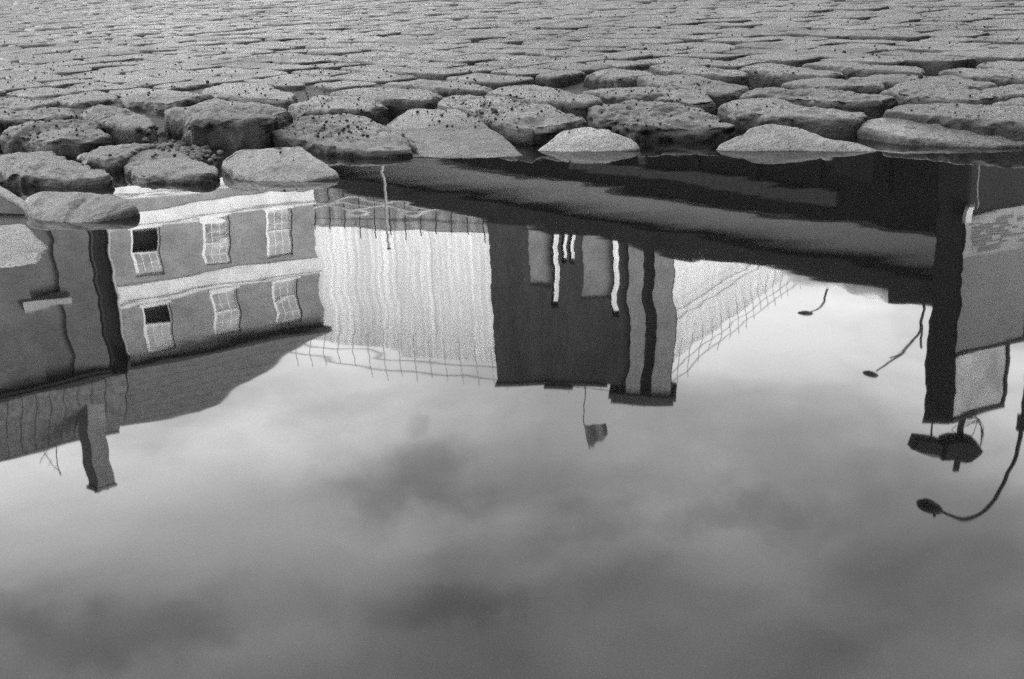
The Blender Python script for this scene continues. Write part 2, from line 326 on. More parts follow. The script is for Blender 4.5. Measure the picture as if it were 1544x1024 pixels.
# (label, back height, front height, dome, roughness, outline of the worn top)
NEAR = [
 ('flat pale sett at the left edge of the photo, awash beside the puddle', .012, -.004, .004, .002, [(-90,338),(40,338),(73,360),(60,392),(-90,400)]),
 ('smooth pale lozenge sett lying flush with the water beside the wooden stick', .026, -.004, .004, .0015, [(34,296),(60,287),(178,287),(211,305),(140,332),(85,335),(50,316)]),
 ('tall dark-fronted sett cut by the left edge, above the wooden stick', 0.022, 0.013, .008, .005, [(-60,236),(0,232),(80,228),(130,243),(168,260),(160,270),(60,268),(-60,262)]),
 ('lumpy broad sett left of the gravel hollow, second row back at far left', 0.032, 0.028, .008, .006, [(8,190),(38,183),(140,183),(165,205),(120,212),(60,212),(10,205)]),
 ('low ledge of sett tucked behind the block below the gravel hollow', 0.024, 0.022, .005, .004, [(110,230),(150,219),(235,215),(215,225),(175,240),(125,240)]),
 ('square thick sett directly below the gravel hollow with a dark wet front', 0.018, 0.01, .007, .004, [(172,238),(215,220),(252,217),(300,237),(333,256),(320,266),(205,266)]),
 ('smooth low sett with a pointed right tip just right of the gravel hollow', .036, -.004, .005, .002, [(330,236),(355,223),(455,217),(516,254),(440,273),(390,271),(350,256)]),
 ('tall rounded boulder-like sett crusted with dark grit at the water edge', 0.038, 0.007, .010, .005, [(412,192),(435,178),(500,171),(545,172),(605,196),(627,225),(560,232),(480,222),(415,205)]),
 ('smooth dark slab tilted down into the water at the middle of the rim', 0.038, -.004, .006, .002, [(578,182),(620,164),(690,163),(745,185),(796,222),(745,233),(640,236),(622,210)]),
 ('pitted diamond sett directly behind the tilted dark slab', 0.036, 0.026, .010, .006, [(648,157),(680,144),(760,145),(830,163),(897,180),(860,187),(800,196),(740,184),(695,166)]),
 ('small pale half-moon sett rising from the water right of the tilted slab', .032, -.004, .006, .002, [(808,218),(845,193),(890,187),(925,191),(975,216),(900,227),(830,228)]),
 ('rough thick sett with a broken right face behind the pale half-moon stone', 0.032, 0.018, .010, .007, [(877,160),(930,151),(1020,155),(1080,172),(1110,192),(1060,197),(960,193),(900,180)]),
 ('long pale sett with a humped left end lying flush along the water edge', .032, -.004, .005, .002, [(1074,213),(1130,190),(1165,184),(1200,187),(1260,205),(1325,214),(1340,223),(1320,228),(1190,222),(1100,221)]),
 ('long smooth sett at the right edge whose front drops into the water', 0.026, 0.004, .006, .0025, [(1283,188),(1330,173),(1400,174),(1560,195),(1570,213),(1500,220),(1360,208)]),
 ('wavy-fronted sett directly behind the long pale humped one', 0.034, 0.026, .008, .005, [(1080,158),(1120,147),(1165,147),(1250,167),(1315,172),(1290,182),(1210,178),(1110,171)]),
 ('broad pale sett cut by the right edge, second row behind the water', 0.034, 0.03, .006, .004, [(1328,168),(1360,159),(1400,155),(1620,160),(1620,192),(1460,181),(1380,174)]),
 ('chunky sett with a dark undercut right end, right of the debris pocket', 0.036, 0.032, .008, .005, [(1108,145),(1150,131),(1260,132),(1350,146),(1330,154),(1240,153),(1150,146)]),
 ('short grit-strewn sett left of the wavy-fronted one', 0.036, 0.032, .008, .005, [(940,138),(985,131),(1060,140),(1085,152),(1050,156),(980,149)]),
 ('flat-topped sett left of the debris pocket, sloping down to the right', .040, .038, .007, .004, [(955,117),(1030,111),(1090,122),(1135,133),(1085,142),(1010,130)]),
 ('rounded sett with a dimpled right end near the right edge', .040, .038, .008, .004, [(1320,135),(1380,122),(1440,125),(1518,146),(1470,153),(1380,145)]),
 ('narrow sett with a clean front edge just right of the debris pocket', .040, .038, .006, .003, [(1175,125),(1230,117),(1340,121),(1335,130),(1240,132)]),
 ('long narrow sett behind the dimpled one, two dark pebbles on its left', .040, .038, .006, .003, [(1270,117),(1330,111),(1440,115),(1512,127),(1470,131),(1340,124)]),
 ('low sett whose right end meets the debris pocket from behind', .040, .038, .006, .003, [(1110,101),(1160,96),(1275,109),(1250,115),(1180,112)]),
 ('shallow sett behind and left of the debris pocket', .040, .038, .006, .003, [(975,99),(1030,95),(1135,110),(1100,116),(1010,107)]),
 ('long sett ending at the deep dark gap near the right edge', .040, .038, .006, .003, [(1205,96),(1250,91),(1400,104),(1390,110),(1280,104)]),
 ('sett right of the deep dark gap near the right edge', .040, .038, .006, .003, [(1410,106),(1440,101),(1620,113),(1620,122),(1480,115)]),
 ('blunt-ended sett at the right edge, just beyond the deep dark gap', .040, .038, .006, .003, [(1470,95),(1500,91),(1620,92),(1620,105),(1500,104)]),
 ('half-hidden sett at the right edge behind the broad pale one', 0.034, 0.032, .006, .003, [(1485,158),(1520,148),(1620,146),(1620,166)]),
 ('smooth sett at the right edge above the half-hidden one', 0.034, 0.032, .006, .003, [(1475,135),(1520,126),(1620,125),(1620,142),(1520,145)]),
 ('tallest sett, its deep black front facing the gravel hollow', .052, .048, .007, .005, [(248,165),(320,150),(430,160),(442,168),(400,180),(290,180)]),
 ('sett with a mossy left flank behind the tallest one', .040, .038, .006, .004, [(180,147),(285,139),(322,143),(255,157),(190,155)]),
 ('even-fronted sett behind the grit-crusted boulder-like one', .041, .038, .008, .004, [(432,160),(480,143),(570,148),(584,159),(545,167),(455,165)]),
 ('flat sett with a small pebble in its front joint, behind the tallest one', .041, .038, .006, .003, [(304,136),(340,123),(400,125),(447,142),(440,150),(380,148),(320,142)]),
 ('pale-topped sett up behind the tilted dark slab, left of the pitted diamond', .041, .038, .007, .003, [(490,139),(540,131),(640,133),(670,141),(645,151),(580,150)]),
 ('low sett with a shadowed right end behind the pitted diamond', .041, .038, .006, .003, [(575,127),(620,119),(700,122),(748,131),(735,136),(660,134)]),
 ('smooth lens-shaped sett behind the pitted diamond', .041, .038, .008, .003, [(728,139),(780,127),(830,132),(915,150),(880,157),(800,151)]),
 ('grit-dotted sett with a straight front, behind the rough broken one', .041, .038, .007, .004, [(875,140),(920,129),(1000,133),(1000,143),(930,146)]),
 ('small domed sett with a furrowed right end, left of the debris pocket', .041, .038, .007, .004, [(878,112),(920,104),(985,106),(990,114),(930,117)]),
 ('gritty low sett cut by the left edge behind the lumpy broad one', .040, .036, .006, .004, [(-70,150),(20,146),(92,151),(62,161),(-40,165)]),
 ('worn sett at the left edge beside a small round hole in the paving', .038, .033, .006, .004, [(-60,171),(0,166),(108,162),(116,171),(60,179),(-20,182)]),
 ('flat sett just behind the wide low one at left', .040, .037, .006, .003, [(95,143),(150,138),(182,140),(172,150),(118,156),(70,152)]),
 ('wide low sett with a dark hollow under its right end at left', .041, .038, .008, .005, [(118,168),(150,158),(215,169),(239,190),(200,193),(150,182)]),
]
near_poly = []
for i, (lab, zb, zf, dome, rough, px) in enumerate(NEAR):
    ya, yb = min(p[1] for p in px), max(p[1] for p in px)
    out = []
    for (u, v) in px:
        if zf < 0: z = zb*(1-(v-ya)*1.22/(yb-ya)); v = ya+(v-ya)*1.22     # the front runs on under water
        else: z = zb+(zf-zb)*(v-ya)/(yb-ya)
        X, Y = gnd(u, v, z); out.append((X, Y, z))
    if sum(out[k][0]*out[(k+1)%len(out)][1]-out[(k+1)%len(out)][0]*out[k][1] for k in range(len(out))) < 0: out.reverse()
    near_poly.append([(p[0], p[1]) for p in out])
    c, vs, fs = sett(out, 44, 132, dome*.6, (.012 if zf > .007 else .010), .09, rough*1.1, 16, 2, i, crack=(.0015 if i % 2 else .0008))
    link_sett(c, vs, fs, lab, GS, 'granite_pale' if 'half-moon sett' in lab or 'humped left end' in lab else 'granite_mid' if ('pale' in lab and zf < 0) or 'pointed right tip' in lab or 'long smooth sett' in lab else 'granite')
def inside(x, y, poly):
    r = False; n = len(poly)
    for i in range(n):
        (x1, y1), (x2, y2) = poly[i], poly[(i+1) % n]
        if (y1 > y) != (y2 > y) and x < (x2-x1)*(y-y1)/(y2-y1)+x1: r = not r
    return r
LIMX = [-900, -200, 0, 120, 300, 450, 600, 750, 880, 960, 1100, 1200, 1400, 1544, 1800, 2600]
LIMY = [230, 205, 186, 165, 138, 131, 121, 124, 118, 110, 98, 92, 96, 88, 92, 130]
cand = []
al = math.radians(-50); e1 = np.array([math.cos(al), math.sin(al)]); e2 = np.array([-e1[1], e1[0]])
LW, SW, GAP = .175, .110, .0036
for j in range(-140, 170):
    wob = random.uniform(0, LW)
    u = -16 + wob
    while u < 16:
        ln = LW*random.uniform(.75, 1.3)
        a = e1*(u+ln/2)+e2*(j*SW)
        if -7 < a[0] < 6.5 and 1.2 < a[1] < 15 and (abs(a[0]) < .7*a[1]+.8):
            cs = []
            for su, sv in ((0,-.5),(1,-.5),(1,.5),(0,.5)):
                q = e1*(u+GAP+su*(ln-2*GAP)+random.uniform(-.006,.006))+e2*((j+sv)*SW*1.0 - np.sign(sv)*GAP + random.uniform(-.007,.007))
                cs.append(q)
            px, py = proj(a[0], a[1], .04)
            lim = float(np.interp(px, LIMX, LIMY))
            if py < lim:
                hit = 0
                for fu in (.1,.35,.65,.9):
                    for fv in (.12,.5,.88):
                        q = cs[0]*(1-fu)*(1-fv)+cs[1]*fu*(1-fv)+cs[2]*fu*fv+cs[3]*(1-fu)*fv
                        if any(inside(q[0], q[1], p) for p in near_poly): hit += 1
                vis = 0 if -40 < px < 1584 and py > -8 else 1
                if hit <= 1: cand.append((vis, float(np.hypot(a[0], a[1])), a, cs, ln))
                elif hit < 9:                            # cut setts packed against the rim stones
                    for (u0, u1, v0, v1) in ((0,.48,0,1),(.52,1,0,1),(0,1,0,.48),(0,1,.52,1)):
                        def at(fu, fv): return cs[0]*(1-fu)*(1-fv)+cs[1]*fu*(1-fv)+cs[2]*fu*fv+cs[3]*(1-fu)*fv
                        if not any(inside(*at(u0+(u1-u0)*fu, v0+(v1-v0)*fv), p) for fu in (.12,.5,.88) for fv in (.12,.5,.88) for p in near_poly):
                            q4 = [at(u0,v0), at(u1,v0), at(u1,v1), at(u0,v1)]; a2 = sum(q4)/4
                            cand.append((vis, float(np.hypot(a2[0], a2[1])), a2, q4, ln)); break
        u += ln
cand.sort(key=lambda t: (t[0], t[1]))
N_IND = 300-len(NEAR)
mass = MB()
for i, (nv, dist, a, cs, ln) in enumerate(cand):
    dz = random.gauss(0, .0022); tx, ty = random.gauss(0, .014), random.gauss(0, .014)
    out = [(q[0], q[1], ztop(a[0], a[1])+dz+tx*(q[0]-a[0])+ty*(q[1]-a[1])) for q in cs]
    out2 = []
    for k in range(4):                                     # nip the corners
        p, q = np.array(out[k]), np.array(out[(k+1)%4]); out2 += [tuple(p+(q-p)*.10), tuple(p+(q-p)*.5+np.array([*(random.uniform(-.003,.003) for _ in range(2)),0])), tuple(p+(q-p)*.90)]
    ind = i < N_IND
    near = dist < 3.4
    c, vs, fs = sett(out2, 16 if near else (11 if ind else 7), 44 if near else (28 if ind else 16), random.uniform(.0005, .003), random.uniform(.004, .008), .04, .003, 14, 1, i+60)
    if ind: link_sett(c, vs, fs, 'worn granite sett in the square beyond the puddle rim, joints packed with dirt', 'granite setts across the square')
    else:
        mass.add(vs, fs)
        kk = len(ALL_V); ALL_V.extend(vs); ALL_F.extend([tuple(q+kk for q in f) for f in fs])
ms = mass.build('cobbles', 'granite', smooth=True); ms['kind'] = 'stuff'; tag(ms, 'mass of far granite setts running on across the square', 'cobbles')

# ------------------------------------------------------------------ grit, gravel, pebbles, stick
bvh = BVHTree.FromPolygons(ALL_V, ALL_F)
def drop(x, y):
    h = bvh.ray_cast(Vector((x, y, 1)), Vector((0, 0, -1)))
    z = ground_z(x, y)
    return max(z, h[0].z) if h[0] is not None else z
def stone(mb, x, y, z, r, sd=0, flat=.75):
    R = Matrix.Rotation(random.uniform(0, 6.28), 3, 'Z')
    vs = []; n, m = 7, 5; fs = []
    for i in range(m+1):
        t = PI*i/m
        for k in range(n):
            p = Vector((math.sin(t)*math.cos(2*PI*k/n), math.sin(t)*math.sin(2*PI*k/n)*.8, flat*math.cos(t)))
            p *= r*(1+.35*noise.noise(p*1.7+Vector((sd*5.1, sd*2.3, sd)))); p = R @ p
            vs.append((x+p.x, y+p.y, z+p.z+r*flat*.6))
    for i in range(m):
        for k in range(n): fs.append((i*n+k, (i+1)*n+k, (i+1)*n+(k+1)%n, i*n+(k+1)%n))
    mb.add(vs, fs)
mb = MB()
for i in range(4200):
    px = random.uniform(-60, 1600); py = random.uniform(0, 1)**1.15*190+2
    if i % 3 == 0: px = random.choice([random.gauss(740, 40), random.gauss(490, 40), random.gauss(60, 60), random.gauss(1020, 70), random.gauss(850, 150), random.gauss(380, 150)]); py = random.gauss(130, 35)
    if py < 2 or py > 230: continue
    x, y = gnd(px, py, .05)
    z = drop(x, y)
    if z < .02: continue
    stone(mb, x, y, z, random.choice([.0006, .0008, .0008, .0010, .0012, .0016, .0022]) * (1 + .22*max(0, y-2)), i)
for cx, cy, sx, sy, n in ((490, 181, 32, 6, 90), (720, 160, 45, 9, 80), (60, 190, 50, 6, 50), (230, 226, 40, 6, 30)):
    for i in range(n):
        x, y = gnd(random.gauss(cx, sx), random.gauss(cy, sy), .042); z = drop(x, y)
        if z > .022: stone(mb, x, y, z-.0005, random.choice([.001, .0015, .002, .003]), i)
o = mb.build('grit', 'grit'); o['kind'] = 'stuff'; tag(o, 'dark grit scattered over the tops of the setts', 'grit')
mb = MB()
for cx, cy, sx, sy, n in ((270, 214, 45, 12, 170), (1130, 118, 38, 3.5, 110), (225, 205, 20, 5, 50), (640, 116, 40, 2, 40)):
    for i in range(n):
        px, py = random.gauss(cx, sx*.6), random.gauss(cy, sy*.6)
        x, y = gnd(px, py, .02); z = drop(x, y)
        if z > .035: continue
        stone(mb, x, y, max(z, .0), random.uniform(.003, .007), i)
o = mb.build('gravel', 'pebble', smooth=False); o['kind'] = 'stuff'; tag(o, 'loose gravel and debris caught in the hollows between setts', 'gravel')
# the hollow left of the tallest sett is choked with rubble
for i, (px, py, r, lab) in enumerate([
    (745, 149, .006, 'dark pebble on top of the pitted diamond sett'),
    (1272, 93, .004, 'dark square pebble standing on a narrow sett behind the debris pocket'),
    (1388, 108, .005, 'rounded dark pebble in the joint in front of the long sett by the dark gap'),
    (1366, 166, .0065, 'small dark pebble on the broad pale sett at the right edge'),
    (117, 188, .007, 'dark pebble on the lumpy broad sett at far left'),
    (22, 246, .0075, 'black pebble on the tall dark-fronted sett at the left edge'),
    (1273, 70, .005, 'dark pebble farther back than the square one, on pale setts'),
    (973, 66, .006, 'dark angular pebble far back at mid square'),
    (1036, 84, .0045, 'dark pebble between mid square and the debris pocket'),
    (375, 146, .006, 'dull pebble lodged in the joint behind the tallest sett'),
    (540, 16, .007, 'dark scrap lying far back on a bright wet patch of setts'),
    (312, 115, .005, 'dark pebble behind the sett with the mossy flank')]):
    x, y = gnd(px, py, .055); z = drop(x, y); s_ = MB(); stone(s_, 0, 0, 0, r, i+40, .8)
    tag(s_.build('pebble', 'grit', smooth=True, loc=(x, y, z-.001)), lab, 'pebble', 'dark pebbles on the setts')
a = gnd(-14, 280, .022); c_ = gnd(58, 322, .004)
st = MB(); pts = []; rr = []
for i in range(13):
    t = i/12; wob = .002*noise.noise((t*4, 1, 2))
    pts.append((a[0]+(c_[0]-a[0])*t+wob, a[1]+(c_[1]-a[1])*t, .022+(.003-.022)*t)); rr.append(.0068*(1-.25*t)*(1+.1*noise.noise((t*7, 3, 1))))
o = st.tube(pts, rr, 10).build('stick', 'wood', smooth=True); tag(o, 'pale wooden stick lying half in the water at the left edge', 'stick')

# ------------------------------------------------------------------ buildings
def window(parent, x, z0, z1, w, y, open_=False, sillw=.1):
    """sash window: frame with sashes, glazing bars, panes and sill"""
    x0, x1 = x-w/2, x+w/2; f = MB()
    f.box(x0, x0+.055, y, y+.09, z0, z1).box(x1-.055, x1, y, y+.09, z0, z1).box(x0+.055, x1-.055, y, y+.09, z1-.055, z1).box(x0+.055, x1-.055, y, y+.09, z0, z0+.05)
    fr = f.build('window', 'wood_white', parent)
    zm = (z0+z1)/2
    def sash(za, zb, yy):
        s = MB(); a, b_ = x0+.057, x1-.057
        s.box(a, a+.045, yy, yy+.03, za, zb).box(b_-.045, b_, yy, yy+.03, za, zb).box(a+.045, b_-.045, yy, yy+.03, za, za+.05).box(a+.045, b_-.045, yy, yy+.03, zb-.045, zb)
        for k in (1, 2): s.box(a+(b_-a)*k/3-.011, a+(b_-a)*k/3+.011, yy+.002, yy+.028, za+.05, zb-.045)
        s.box(a+.045, b_-.045, yy+.004, yy+.026, (za+zb)/2-.011, (za+zb)/2+.011)
        s.build('sash', 'wood_white', fr)
        MB().box(a+.02, b_-.02, yy+.012, yy+.018, za+.02, zb-.02).build('pane', 'glass', fr)
    sash(zm, z1-.058, y+.012)
    if open_: sash(zm-.02, z1-.09, y+.05)
    else: sash(z0+.053, zm+.03, y+.05)
    MB().box(x0-.08, x1+.08, y-.13-sillw, y-.001, z0-.09, z0-.002).build('sill', 'white', fr)
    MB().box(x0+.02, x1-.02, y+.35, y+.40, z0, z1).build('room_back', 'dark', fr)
    return fr

# terrace house with white bands
D = (.896, .444)
T = root('terrace_house', (-12.29, 37.18, 0), D, 'brick terrace house with white bands, sash windows and a hipped slate roof', 'house')
WX = (1.10, 3.30, 5.36)
holes = []
for x in WX:
    for (z0, z1) in ((10.17, 11.72), (7.62, 9.22), (4.3, 5.6), (1.3, 3.4)): holes.append((x-.44, x+.44, z0, z1))
MB().wall(0, 6.56, 0, 12.0, 0, .3, holes).build('wall', 'brick', T)
MB().box(6.26, 6.56, .302, 7, 0, 12.0).box(0, 6.26, 6.7, 7, 0, 12).box(0, .3, .302, 6.7, 0, 12).build('side_wall', 'brick', T)
MB().box(.35, 6.2, .45, .5, .1, 11.9).build('inner_wall', 'dark', T)
for (z0, z1) in ((7.03, 7.53), (9.44, 10.03), (3.6, 4.1), (6.25, 6.6)):
    MB().box(-.0, 6.60, -.05, -.002, z0, z1).box(-.0, 6.62, -.10, -.052, z1-.08, z1).build('string_course', 'white', T)
for i, x in enumerate(WX):
    window(T, x, 10.17, 11.72, .86, .10, i == 0, .0); window(T, x, 7.62, 9.22, .86, .10, i == 0, .0)
    window(T, x, 4.3, 5.6, .86, .10, False, .0)
    if i != 1: window(T, x, 1.3, 3.4, .86, .10, False, .0)
door = MB().box(2.88, 3.72, .12, .18, 1.3, 3.4).build('door', 'iron', T); MB().box(2.86, 3.74, .0, .3, 0.03, 1.298).build('doorstep', 'white', T)
MB().box(-.1, 6.68, -.42, -.30, 11.93, 12.05).box(-.1, 6.68, -.30, -.002, 11.98, 12.03).build('gutter', 'iron', T)
r = MB()
zr = 15.3; r.add([(-.05,-.4,12.06),(6.68,-.4,12.06),(6.68,7.3,12.06),(-.05,7.3,12.06),(-.05,3.45,zr),(2.6,3.45,zr)],
                 [(0,1,5,4),(1,2,5),(2,3,4,5),(3,0,4),(3,2,1,0)])
roof = r.build('roof', 'slate', T)
for k in range(1, 9):                                   # slate courses
    t = k/9; MB().tube([(-.05,-.4+3.85*t,12.075+(zr-12.06)*t),(6.68-4.08*t,-.4+3.85*t,12.075+(zr-12.06)*t)], .006, 4).build('slate_course', 'slate', roof)
MB().tube([(-.02,-.14,0.04),(-.02,-.14,11.9)], .04, 8).build('downpipe', 'render', T, True)
MB().box(-.10, -.002, -.5, .2, 11.6, 12.0).build('hopper', 'iron', T)

# plain house on the left, same building line
D = (.896, .444)
W = root('plain_house', (-12.538-.896*9.2, 36.667-.444*9.2, 0), D, 'plain dark brick house with bricked-in windows and one pale sill, left of the banded house', 'house')
LW_ = 9.0
BL = [(7.15, 8.0), (3.9, 4.75), (.8, 1.65)]
holes = [(a, b_, z0, z1) for a, b_ in BL for z0, z1 in ((9.52, 11.85), (6.6, 9.18), (3.2, 5.4))]
MB().wall(0, LW_, 0, 12.1, 0, .35, holes).build('wall', 'brick_dark', W)
MB().box(LW_-.3, LW_, .352, 6, 0, 12.1).box(0, LW_-.3, 5.7, 6, 0, 12.1).box(0, .3, .352, 5.7, 0, 12.1).build('side_wall', 'brick_dark', W)
for h in holes:
    MB().box(h[0]+.002, h[1]-.002, .16, .30, h[2]+.002, h[3]-.002).build('blind_window', 'brick_dark', W)
    if h[2] > 9: MB().box(h[0]-.28, h[1]+.24, -.16, -.002, 9.26, 9.50).build('sill', 'render', W)
MB().box(-.2, LW_+.05, -.34, -.002, 11.86, 12.09).build('eaves_board', 'iron', W)
MB().box(-.2, LW_+.05, -.46, -.342, 11.99, 12.10).build('gutter', 'iron', W)
r = MB(); r.add([(-.2,-.46,12.12),(LW_+.45,-.46,12.12),(LW_+.45,6.3,12.12),(-.2,6.3,12.12),(-.2,3.2,15.25),(LW_+.45,3.2,15.25)],
                [(0,1,5,4),(1,2,5),(2,3,4,5),(3,0,4),(3,2,1,0)])
roof = r.build('roof', 'tile', W)
for k in range(0, 22):
    x = k*.42; MB().tube([(x,-.43,12.16),(x,3.15,15.24)], .016, 4).build('tile_roll', 'tile', roof)
MB().tube([(-.2,3.2,15.27),(LW_+.45,3.2,15.27)], .09, 8).build('ridge_tile', 'tile', roof)
MB().box(LW_+.002, LW_+1.0, .5, .8, 0, 12.0).build('link_wall', 'black_trim_shade', W)  # wall in the recess, whose shade is put in as near-black colour
MB().tube([(LW_+.12,.30,0.04),(LW_+.12,.30,11.9)], .055, 8).build('downpipe', 'iron', W, True)

c = root('chimney_stack', (-13.78, 37.25, 0), (.66, .75), 'tall brick chimney stack between the plain house and the banded house', 'chimney')
MB().box(-.30, .30, -.30, .30, 12.6, 16.05).build('stack', 'plain_brick', c)
MB().box(-.35, .35, -.35, .35, 16.052, 16.18).build('cap', 'plain_brick', c)
for sx in (-.15, .15): MB().lathe([(.11,0),(.12,.02),(.09,.12),(.11,.14),(.07,.14),(.07,.05)], 12, (sx,0,16.182)).build('chimney_pot', 'brickpatch', c, True)
ae = root('roof_aerial', (-15.75, 39.0, 14.2), (1, 0), 'spindly television aerial on the ridge of the plain house', 'aerial')
MB().tube([(0,0,.0),(0,0,2.15)], .018, 6).build('mast', 'iron', ae)
MB().tube([(-.65,0,1.05),(.05,0,2.1)], .012, 5).tube([(-.6,0,1.7),(.02,0,.9)], .012, 5).build('boom', 'iron', ae)
for k in range(5): MB().tube([(-.6+.12*k,-.22,1.13+.19*k),(-.6+.12*k,.22,1.13+.19*k)], .008, 4).build('rod', 'iron', ae)

# long dark market hall
D = (.669, -.743)
H = root('market_hall', (-8.44, 49.8, 0), D, 'long low dark hall with a grey band under its overhanging flat roof', 'hall')
LH = 28.3
MB().box(0, LH, .02, 9, 0, 6.9).build('wall', 'hall_dark', H)
MB().box(0, LH, -.12, .018, 6.95, 7.78).box(0, LH, .02, 9, 6.902, 7.78).build('grey_band', 'hall_grey', H)
MB().box(-.2, 27.3, -.62, 9.2, 7.785, 8.22).box(0, 20.9, -.45, 9.0, 8.222, 8.42).build('roof', 'fascia', H)
MB().box(27.302, LH+.2, -.64, 9.2, 7.785, 8.55).build('roof_block', 'fascia', H)
MB().box(15.8, 25.4, -.16, .018, 6.08, 6.44).build('sign_strip', 'brickpatch', H)
for k in range(14):
    MB().box(.6+2*k, .85+2*k, -.10, .018, 0.04, 6.0).build('pier', 'brickpatch' if k == 9 else 'hall_dark', H)
for k in range(13):
    MB().box(1.1+2*k, 2.35+2*k, -.004, .018, 2.2, 5.6).build('window', 'dark', H)
for cx, cz, a_, hz in ((24.7, 8.30, 1.75, .44), (26.3, 8.40, 1.0, .48), (27.2, 8.48, .8, .46)):   # pale inflated rooflights at the near end
    MB().ellipsoid((cx, .65, cz), (a_, .9, hz), 24, 12).build('roof_dome', 'sheeting', H, True)
MB().ellipsoid((25.2, -.30, 5.2), (.16, .14, .16), 12, 8).build('wall_lamp', 'white', H, True)

# dark stone tower
D = (.991, -.137)
K = root('stone_tower', (-.73, 48.0, 0), D, 'dark square stone tower with tall slots and corner piers toned as sunlit, a flag on its roof', 'tower')
holes = [(1.56, 2.42, 2, 13.0), (2.44, 2.74, 2, 13.8), (2.86, 3.08, 2, 11.9), (3.16, 3.38, 2, 11.9), (3.7, 4.82, 2, 13.35), (4.84, 5.10, 2, 14.2)]
MB().wall(0, 5.46, 0, 17.05, 0, 1.2, [h for h in holes]).build('wall', 'tower', K)
MB().box(1.562, 2.418, .10, .5, 2, 12.998).box(3.702, 4.818, .10, .5, 2, 13.348).build('recess_panel', 'tower_pale', K)
MB().box(5.462, 7.3, .25, 1.2, 0, 17.3).build('corner_core', 'tower', K)
for a_, b_ in ((5.49, 6.07), (6.52, 7.26)): MB().box(a_, b_, -.12, .248, 0, 17.42).build('corner_pier', 'tower_pale', K)  # pale colour stands in for sunlight on these strips
MB().tube([(3.12,.4,11.9),(3.12,.4,13.75)], .03, 6).build('rod', 'white', K)
MB().box(-.1, 4.7, -.1, 1.3, 17.052, 17.2).box(2.1, 3.3, -.25, .9, 17.202, 17.36).build('cornice', 'tower', K)
MB().box(4.78, 7.5, -.28, 1.4, 17.425, 17.62).box(4.9, 7.38, -.15, 1.3, 17.622, 17.85).build('corner_cornice', 'tower', K)
fl = root('flagpole', (3.07, 48.2, 17.2), (1, 0), 'thin flagpole flying a small dark flag above the tower roof', 'flag')
MB().tube([(0,0,0),(.04,0,2.9)], .02, 6).build('pole', 'iron', fl)
fv = []; ff = []
for i in range(9):
    for j in range(5):
        x = .06+.9*i/8; z = 2.85-.95*j/4*(1-.25*i/8)-.30*(i/8)**1.5+.05*math.sin(i*1.3)
        fv.append((x, .10*math.sin(i*1.1+j*.3)*i/8, z))
n0 = len(fv); fv += [(p[0], p[1]+.012, p[2]) for p in fv]
for i in range(8):
    for j in range(4):
        q = (i*5+j, (i+1)*5+j, (i+1)*5+j+1, i*5+j+1); ff += [q, tuple(k+n0 for k in q[::-1])]
MB().add(fv, ff).build('flag_cloth', 'flag', fl, True)

# sheeted building behind
S = root('sheeted_building', (0, 0, 0), None, 'large building wrapped in white ribbed sheeting and scaffold behind the tower', 'building')
def ribbed(a, bp, z0, za, zb, name, m, per=.42, amp=.005):
    a = np.array(a); bp = np.array(bp); L_ = np.linalg.norm(bp-a); e = (bp-a)/L_; n_ = np.array([e[1], -e[0]]); k = int(L_/per*4); vs = []; fs = []
    for i in range(k+1):
        s = i/k; ph = (i % 4); o_ = amp*(0, 1, 1, 0)[ph] + .05*noise.noise((i*.07, 2, 5)) + .010*noise.noise((i*.6, 7, 5)); p = a+(bp-a)*s+n_*o_
        zt = za+(zb-za)*s + .10*noise.noise((i*.08, 1, 1))
        vs += [(p[0], p[1], z0), (p[0], p[1], zt), (p[0]-n_[0]*.4, p[1]-n_[1]*.4, z0), (p[0]-n_[0]*.4, p[1]-n_[1]*.4, zt)]
    for i in range(k): q = 4*i; fs += [(q, q+4, q+5, q+1), (q+1, q+5, q+7, q+3), (q+2, q+3, q+7, q+6)]
    return MB().add(vs, fs).build(name, m, S)
CA, CB, CC = (-14.0, 68.85), (6.76, 63.0), (22.0, 87.3)
ribbed(CA, CB, 14.35, 21.3, 22.7, 'sheeting', 'sheeting'); ribbed(CB, CC, 14.35, 23.3, 22.4, 'sheeting', 'sun_side_sheeting')
ribbed(CA, CB, 0.04, 14.33, 14.33, 'netting', 'netting', .8, .02); ribbed(CB, CC, .04, 14.33, 14.33, 'netting', 'netting', .8, .02)
MB().add([(CA[0],CA[1]+.5,21.2),(CB[0]-.3,CB[1]+.6,22.5),(CC[0]-.5,CC[1],22.2),(CA[0]+8,CA[1]+24,21.8)], [(0,1,2,3)]).build('roof', 'sheeting', S)
def scaff(a, bp, za, zb, n, off=.55, h=1.1):
    a = np.array(a); bp = np.array(bp); e = (bp-a)/np.linalg.norm(bp-a); nn_ = np.array([e[1], -e[0]])*off
    def at(t, z): p = a+(bp-a)*t+nn_; return (p[0], p[1], z)
    for i in range(n+1):
        t = i/n; zt = za+(zb-za)*t
        MB().tube([at(t, zt-1.3), at(t, zt+h*random.uniform(.6, 1.25))], .028, 5).build('standard', 'grey_metal', S)
    for dz in (.15, .75):
        MB().tube([at(t/20, za+(zb-za)*t/20+dz+.12*noise.noise((t*.6, dz*9, za))) for t in range(21)], .026, 5).build('guard_rail', 'render_dark', S)
scaff(CA, CB, 21.2, 22.6, 24); scaff(CB, CC, 23.1, 22.3, 20)
a_, b_ = np.array(CB), np.array(CC); nn_ = np.array([.847, -.531])*.55
for z in (19.6, 20.1): MB().tube([(a_[0]+(b_[0]-a_[0])*t/12+nn_[0], a_[1]+(b_[1]-a_[1])*t/12+nn_[1], z+.2*t/12+.1*noise.noise((t*.9,z,1))) for t in range(13)], .026, 5).build('ledger', 'iron', S)
